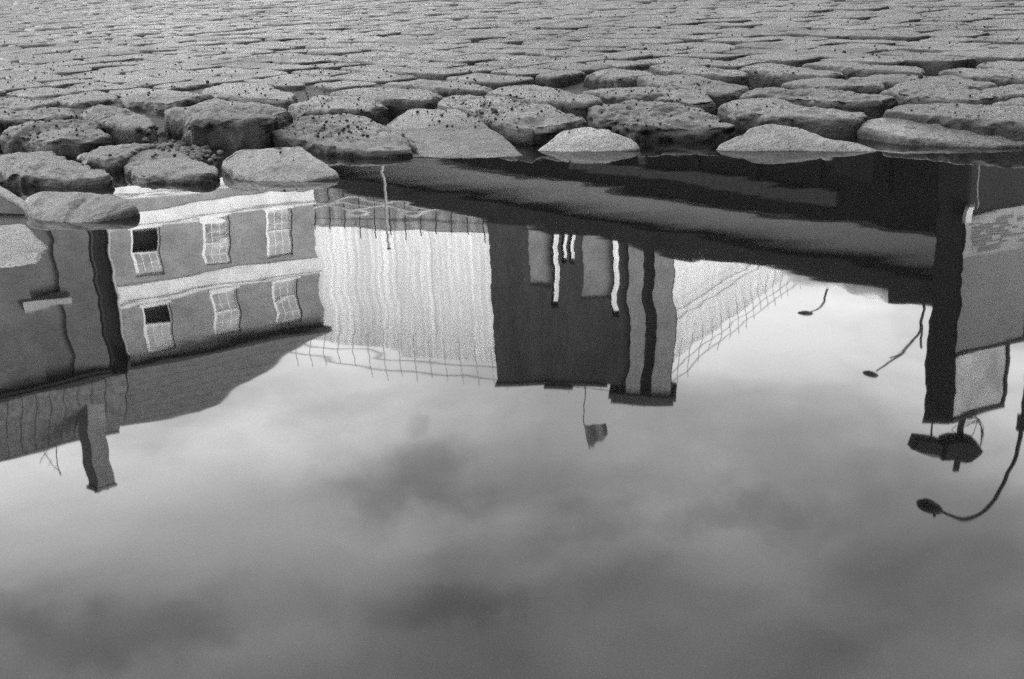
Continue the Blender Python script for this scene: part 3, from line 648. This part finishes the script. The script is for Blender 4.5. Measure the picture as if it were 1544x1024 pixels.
a_, b_ = np.array(CA), np.array(CB); nn_ = np.array([-.271, -.963])*.6
for i in range(25):
    t = i/24; p = a_+(b_-a_)*t+nn_; MB().tube([(p[0],p[1],11),(p[0],p[1],14.3+.7*random.random())], .035, 5).build('standard', 'iron', S)
for z in (13.7, 14.2): MB().tube([(*(a_+(b_-a_)*t/20+nn_), z+.1*noise.noise((t*.7,z,2))) for t in range(21)], .03, 5).build('ledger', 'iron', S)
for z in (12.6, 12.9, 13.2): MB().tube([(a_[0]+(b_[0]-a_[0])*t/30*.62+nn_[0]*1.3, a_[1]+(b_[1]-a_[1])*t/30*.62+nn_[1]*1.3, z+.22*math.sin(t*.8+z*5)) for t in range(31)], .09, 6).build('handrail', 'wood_white', S, True)

p = root('street_pole', (-2.98, 30, 0), (1, 0), 'plain slim grey pole standing alone before the white sheeting', 'pole')
MB().tube([(0,0,.04),(0,0,6.8)], [.045,.03], 10).build('shaft', 'render', p, True); MB().ellipsoid((0,0,6.84),(.06,.06,.06),10,6).build('finial', 'iron', p, True)
MB().tube([(0,0,.04),(0,0,.5)], .09, 10).build('base', 'iron', p, True)

# right-hand building
D = (.901, .435)
Q = root('corner_block', (9.19, 24.0, 0), D, 'tall narrow block with a flank coloured black for shade, grey rendered front and framed pale panel on top', 'building')
inv = (Matrix.Translation(Vector((9.19,24,0))) @ Matrix.Rotation(math.atan2(D[1],D[0]),4,'Z')).inverted()
qw = MB(); fp = [(9.20,24.03),(11.02,24.90),(13.2,31),(11.2,31),(9.0,24.6)]
qw.v = [tuple(inv @ Vector((a_, b_, z))) for z in (0.04, 8.14) for a_, b_ in fp]
qw.f = [(0,1,6,5),(1,2,7,6),(2,3,8,7),(3,4,9,8),(4,0,5,9),(5,6,7,8,9)]; qw.build('wall', 'hall_dark', Q)
MB().box(-.02, 1.93, -.03, .018, 6.202, 8.14).build('rendered_front', 'render_dark', Q); MB().box(-.02, 1.93, -.03, .018, 5.25, 6.20).build('bare_masonry', 'render', Q)
bp_ = MB()
random.seed(4)
for rr_ in range(10):
    x = .06+random.uniform(0,.1)+(.04 if rr_ % 2 else 0); z = 5.36+.078*rr_
    while x < 1.85:
        wd = random.uniform(.14,.22)
        if random.random() < (.75 if x < 1.0 else .35): bp_.box(x, min(x+wd,1.9), -.036, -.031, z, z+.052)
        x += wd+.02
bp_.build('exposed_brickwork', 'brickpatch', Q)
MB().box(-.02, 2.04, -.07, .4, 8.142, 8.22).box(1.932, 2.06, -.07, .018, 4.6, 8.14).build('dark_trim', 'black_trim_shade', Q)
MB().box(.02, 1.42, -.02, .5, 8.222, 9.68).build('upper_panel', 'poster', Q)
MB().box(1.422, 1.50, -.05, .55, 8.222, 9.78).box(.0, 1.42, -.05, .55, 9.682, 9.78).build('panel_frame', 'black_trim_shade', Q)
# the flank faces the camera side; its shade is painted in as black
Q2 = MB().add([(9.19,23.98,0.04),(8.63,24.05,0.04),(8.8,24.5,0.04),(9.35,24.4,0.04)]+[(9.17,23.98,9.80),(8.61,24.05,9.74),(8.8,24.5,9.74),(9.35,24.4,9.80)],
              [(0,1,5,4),(1,2,6,5),(2,3,7,6),(3,0,4,7),(4,5,6,7)])
inv = (Matrix.Translation(Vector((9.19,24,0))) @ Matrix.Rotation(math.atan2(D[1],D[0]),4,'Z')).inverted()
Q2.v = [tuple(inv @ Vector(v)) for v in Q2.v]; Q2.build('shaded_flank', 'black_trim_shade', Q)
MB().tube([(.16,-.09,0.04),(.16,-.09,5.1)], .022, 8).build('downpipe', 'render_dark', Q, True)
MB().box(-.10,.06,-.12,-.031,5.06,5.26).build('junction_box', 'hall_grey', Q)
def polyline(pts, n=40):
    P = [Vector(q) for q in pts]; out = []
    for i in range(len(P)-1):
        p0, p1, p2, p3 = P[max(i-1,0)], P[i], P[i+1], P[min(i+2, len(P)-1)]
        for k in range(8):
            t = k/8; out.append(.5*((2*p1)+(-p0+p2)*t+(2*p0-5*p1+4*p2-p3)*t*t+(-p0+3*p1-3*p2+p3)*t**3))
    return out+[P[-1]]
fl1 = root('floodlight_mast', (9.49, 24.15, 9.7), (1, 0), 'rooftop mast with two black floodlights and looping cables on the narrow block', 'floodlight')
MB().box(-.055,.055,-.05,.05,0,1.32).build('mast', 'iron', fl1)
def lampbox(cx, cz, w, hgt, d, rot, n):
    o_ = MB().add([(-w/2,-d/2,-hgt/2),(w/2,-d/2,-hgt/2*1.15),(w/2,d/2,-hgt/2*1.15),(-w/2,d/2,-hgt/2),(-w/2*.9,-d/2,hgt/2),(w/2*.72,-d/2,hgt/2),(w/2*.72,d/2,hgt/2),(-w/2*.9,d/2,hgt/2)],
                  [(0,3,2,1),(4,5,6,7),(0,1,5,4),(1,2,6,5),(2,3,7,6),(3,0,4,7)]).build(n, 'iron', fl1, loc=(cx,-.12,cz)); o_.rotation_euler = (0, rot, 0); return o_
def housing(zpts, y0, y1, n, m='iron', par=None):
    q = [((zx/4.66+1340-1453)/77, (600+zy/4.66-640)/77+.05) for zx, zy in zpts]; k = len(q)
    cx = sum(p[0] for p in q)/k; cz = sum(p[1] for p in q)/k; vs = []
    for (y, sc) in ((y0, .86), (y0+.06, 1), (y1-.06, 1), (y1, .86)): vs += [(cx+(p[0]-cx)*sc, y, cz+(p[1]-cz)*sc) for p in q]
    fs = [tuple(range(k))[::-1], tuple(3*k+i for i in range(k))]
    for r_ in range(3): fs += [(r_*k+i, r_*k+(i+1)%k, (r_+1)*k+(i+1)%k, (r_+1)*k+i) for i in range(k)]
    return MB().add(vs, fs).build(n, m, par or fl1)
h1 = housing([(368,345),(440,330),(560,342),(615,360),(672,412),(640,470),(600,522),(540,516),(470,500),(420,488),(412,498),(360,495)], -.35, .12, 'floodlight')
h2 = housing([(160,305),(275,330),(330,345),(368,360),(360,430),(325,425),(130,385)], -.32, .10, 'floodlight')
housing([(160,398),(322,430),(365,440),(350,474),(300,468),(200,425)], -.28, .06, 'lens', 'render', h2)
housing([(430,492),(540,520),(600,526),(560,532),(500,515)], -.30, .08, 'lens', 'render', h1)
rnd = random.Random(3)
for k in range(7):                                       # tangle of wires at the nose of the big lamp
    a0 = (.12+.05*k, rnd.uniform(-.2,.1), .30+.05*rnd.random()); 
    MB().tube(polyline([(.10,.02,.10+.03*k), (.36+.03*rnd.random(),rnd.uniform(-.1,.1),.12+.05*rnd.random()), (.42+.08*rnd.random(),rnd.uniform(-.1,.05),.40+.1*rnd.random()), (.40,-.1,.62+.06*rnd.random())]), .005, 4).build('wire', 'iron', fl1)
MB().tube([(-.62,0,0),(-.62,0,.5)], .02, 6).box(-.35,.1,-.03,.03,.66,.74).build('bracket', 'iron', fl1)
MB().tube(polyline([(-.02,.02,.1),(.22,.05,.02),(.46,0,.35),(.44,-.02,.7),(.42,-.1,.86)]), .010, 5).tube(polyline([(.1,.02,.1),(.32,.05,.12),(.30,0,.42),(.16,-.02,.6)]), .008, 5).tube(polyline([(-.1,.0,.2),(-.16,.05,.38),(-.05,0,.5),(-.22,0,.62)]), .008, 5).build('cable', 'iron', fl1)

def street_lamp(base, pts, r, head, hd, label, extra=None):
    L_ = root('street_lamp', base, (1, 0), label, 'street lamp', 'street lamps')
    MB().tube([(0,0,.03),(0,0,1.2)], r*1.8, 12).build('base', 'iron', L_, True)
    MB().tube([(0,0,1.2), tuple(pts[0])], [r*1.25, r], 12).build('post', 'iron', L_, True)
    pl = polyline(pts); MB().tube(pl, [r*(1-.35*i/len(pl)) for i in range(len(pl))], 10).build('arm', 'iron', L_, True)
    R = Matrix.Rotation(hd, 3, 'Y'); MB().ellipsoid(head, (r*6.2, r*3.0, r*2.7), 18, 12, R).build('lamp_head', 'iron', L_, True)
    MB().ellipsoid((head[0], head[1], head[2]-r*1.9), (r*3.6, r*1.9, r*1.4), 14, 8, R).build('lamp_glass', 'glass', L_, True)
    if extra: extra(L_)
    return L_
bx, by = 9.81, 22.0
def rel(*q): return [(a_[0]-bx, 0, a_[1]) for a_ in q]
street_lamp((bx, by, 0), rel((9.81,8.99),(9.79,9.4),(9.77,9.83),(9.62,10.32),(9.38,10.70),(9.1,10.93),(8.77,11.0),(8.5,10.90),(8.34,10.80)), .045, (8.10-bx,0,10.70), -.35,
            'nearest swan-neck street lamp with a teardrop head, beside the narrow block',
            lambda L_: (MB().box(-.10,.06,-.06,.06,8.85,9.2).build('control_box', 'iron', L_), MB().tube([(8.18-bx,0,10.8),(8.18-bx,0,10.92)], .03, 8).build('photocell', 'iron', L_)))
bx, by = 12.17, 45.0
street_lamp((bx, by, 0), [(0,0,11.5),(0,0,12.4),(-.10,0,13.05),(-.40,0,13.45),(-.70,0,13.62)], .05, (-.9,0,13.70), -.15, 'farthest street lamp, curving left above the hall roof')
bx, by = 14.05, 40.0
street_lamp((bx, by, 0), [(0,0,11.5),(0,0,12.5),(-.05,0,12.95),(-.5,0,13.5),(-1.0,0,13.95),(-1.45,0,14.3)], .05, (-1.65,0,14.42), -.5, 'street lamp with a long slanting arm between the hall and the narrow block',
            lambda L_: (MB().tube([(0,0,12.5),(.1,0,13.4)], .04, 8).build('finial', 'iron', L_), MB().tube([(-.5,0,13.5),(-.95,0,13.75)], .03, 8).build('brace', 'iron', L_)))

# unseen tall block added behind the camera to shade the square
V = root('shade_block', (-26, -9.5, 0), None, 'unseen tall brick block added behind the camera to shade the square', 'building')
MB().box(0, 60, -9, 0, 0.04, 13.4).build('wall', 'brick_dark', V)  # body of the added shade block
for k in range(18):
    for z in (1.2, 4.6, 8.0, 10.8): MB().box(1.5+3.2*k, 2.8+3.2*k, .002, .04, z, z+1.9).build('window', 'glass', V)
MB().box(-.3, 60.3, -9.3, .3, 13.402, 13.8).build('parapet', 'fascia', V)

V = root('shade_block', (9.6, 17.0, 0), (0, -1), 'unseen tall brick block added along the right side to shade the square', 'building')  # second unseen block, added to keep the sun off the setts
MB().box(0, 26.2, 0, 9, 0.04, 13.4).build('wall', 'brick_dark', V)  # body of the second added shade block
for k in range(8):
    for z in (1.2, 4.6, 8.0, 10.8): MB().box(1.0+3.2*k, 2.3+3.2*k, -.04, -.002, z, z+1.9).build('window', 'glass', V)
MB().box(-.2, 26.2, -.3, 9, 13.402, 13.8).build('parapet', 'fascia', V)

# ------------------------------------------------------------------ light
CLOUDS = [(-0.083, 0.448, 0.119, 0.023, -0.3), (0.165, 0.505, 0.136, 0.025, -0.32), (-0.378, 0.573, 0.148, 0.033, -0.32), (-0.042, 0.573, 0.125, 0.027, -0.3), (-0.093, 0.414, 0.026, 0.008, -0.2), (0.341, 0.548, 0.091, 0.024, -0.15), (-0.05, 0.495, 0.148, 0.018, 0.14), (-0.265, 0.394, 0.114, 0.036, 0.12), (0.117, 0.438, 0.125, 0.024, 0.12), (-0.211, 0.616, 0.142, 0.024, 0.05), (0.251, 0.605, 0.17, 0.03, -0.08)]
SUN_EL, SUN_AZ = math.radians(30), math.radians(118)
wd = bpy.data.worlds.new('World'); SC.world = wd; wd.use_nodes = True
N, L = wd.node_tree.nodes, wd.node_tree.links; N.clear()
out = N.new('ShaderNodeOutputWorld'); bg = N.new('ShaderNodeBackground'); L.new(bg.outputs[0], out.inputs[0])
sky = N.new('ShaderNodeTexSky'); sky.sky_type = 'NISHITA'; sky.sun_disc = False; sky.sun_elevation = SUN_EL; sky.sun_rotation = SUN_AZ; sky.dust_density = 3; sky.air_density = 1
bw = N.new('ShaderNodeRGBToBW'); L.new(sky.outputs[0], bw.inputs[0])
tc = N.new('ShaderNodeTexCoord'); sp = N.new('ShaderNodeSeparateXYZ'); L.new(tc.outputs['Generated'], sp.inputs[0])
def mth(op, a, b=None):
    q = N.new('ShaderNodeMath'); q.operation = op
    for i, v in enumerate((a, b)):
        if v is None: continue
        if isinstance(v, (int, float)): q.inputs[i].default_value = v
        else: L.new(v, q.inputs[i])
    return q.outputs[0]
zz = mth('ADD', mth('MAXIMUM', sp.outputs[2], 0.0), .12)
cb = N.new('ShaderNodeCombineXYZ'); L.new(mth('DIVIDE', sp.outputs[0], zz), cb.inputs[0]); L.new(mth('DIVIDE', sp.outputs[1], zz), cb.inputs[1])
nz = N.new('ShaderNodeTexNoise'); nz.inputs['Scale'].default_value = 1.9; nz.inputs['Detail'].default_value = 7; nz.inputs['Roughness'].default_value = .52; nz.inputs['Distortion'].default_value = .25
mp = N.new('ShaderNodeMapping'); mp.inputs['Location'].default_value = (3.3, 1.2, 0); L.new(cb.outputs[0], mp.inputs[0]); L.new(mp.outputs[0], nz.inputs[0])
mr = N.new('ShaderNodeMapRange'); mr.interpolation_type = 'SMOOTHSTEP'
for i, v in enumerate((.34, .66, 2.5, 4.5)): mr.inputs[i+1].default_value = v
L.new(nz.outputs[0], mr.inputs[0])
cr = N.new('ShaderNodeValToRGB'); cr.color_ramp.interpolation = 'EASE'
els = cr.color_ramp.elements
for p_, v_ in ((0, .62), (.24, .74), (.30, 1.0), (.40, 1.12), (.46, .98), (.55, .92), (.8, .8)):
    e_ = els.new(p_) if p_ not in (0,) else els[0]
    e_.position = p_; e_.color = (v_, v_, v_, 1)
els[len(els)-1].color = (.5, .5, .5, 1)
n2 = N.new('ShaderNodeTexNoise'); n2.inputs['Scale'].default_value = 2.2; n2.inputs['Detail'].default_value = 6; n2.inputs['Roughness'].default_value = .55
mp2 = N.new('ShaderNodeMapping'); mp2.inputs['Scale'].default_value = (1, 1, 2.5); mp2.inputs['Location'].default_value = (.4, 2.7, .3); L.new(tc.outputs['Generated'], mp2.inputs[0]); L.new(mp2.outputs[0], n2.inputs[0])
L.new(mth('ADD', sp.outputs[2], mth('MULTIPLY', mth('SUBTRACT', n2.outputs[0], .5), .30)), cr.inputs[0])
# named banks of cloud ahead, by bearing (x/y) and height (z/y)
yy = mth('MAXIMUM', sp.outputs[1], .05)
n3 = N.new('ShaderNodeTexNoise'); n3.inputs['Scale'].default_value = 7; n3.inputs['Detail'].default_value = 7; n3.inputs['Roughness'].default_value = .6; L.new(tc.outputs['Generated'], n3.inputs[0])
s3 = N.new('ShaderNodeSeparateColor'); L.new(n3.outputs['Color'], s3.inputs[0])
bx_ = mth('ADD', mth('DIVIDE', sp.outputs[0], yy), mth('MULTIPLY', mth('SUBTRACT', s3.outputs[0], .5), .50))
bz_ = mth('ADD', mth('DIVIDE', sp.outputs[2], yy), mth('MULTIPLY', mth('SUBTRACT', s3.outputs[1], .5), .20))
acc = None
for (u, v, wu, wv, k) in CLOUDS:
    q = mth('ADD', mth('POWER', mth('ABSOLUTE', mth('DIVIDE', mth('SUBTRACT', bx_, u), wu)), 2.6), mth('POWER', mth('ABSOLUTE', mth('DIVIDE', mth('SUBTRACT', bz_, v), wv)), 2.6))
    q = mth('MULTIPLY', mth('EXPONENT', mth('MULTIPLY', q, -1.0)), k)
    acc = q if acc is None else mth('ADD', acc, q)
fac = mth('MULTIPLY', mth('MULTIPLY', bw.outputs[0], mr.outputs[0]), mth('MULTIPLY', cr.outputs[0], mth('ADD', acc, 1.0)))
L.new(fac, bg.inputs[0])
bg.inputs[1].default_value = .15
sl = bpy.data.lights.new('sun', 'SUN'); sl.energy = 1.15; sl.angle = math.radians(10); sl.color = (1, 1, 1)
so = bpy.data.objects.new('sun', sl); COL.objects.link(so)
dv = Vector((math.sin(SUN_AZ)*math.cos(SUN_EL), math.cos(SUN_AZ)*math.cos(SUN_EL), math.sin(SUN_EL)))
so.rotation_euler = dv.to_track_quat('Z', 'Y').to_euler(); so.location = dv*60

# ------------------------------------------------------------------ camera, output
cd = bpy.data.cameras.new('camera'); cam = bpy.data.objects.new('camera', cd); COL.objects.link(cam); SC.camera = cam
cd.sensor_width = 36; cd.lens = FPX/1544*36; cd.clip_start = .02; cd.clip_end = 3000
cam.matrix_world = Matrix(((_R[0], _U[0], -_F[0], 0), (_R[1], _U[1], -_F[1], 0), (_R[2], _U[2], -_F[2], CAMH), (0, 0, 0, 1)))
SC.view_settings.view_transform = 'Standard'; SC.view_settings.look = 'None'; SC.view_settings.gamma = 1
SC.view_settings.exposure = 2.0
SC.cycles.use_denoising = False; SC.cycles.sample_clamp_indirect = 4
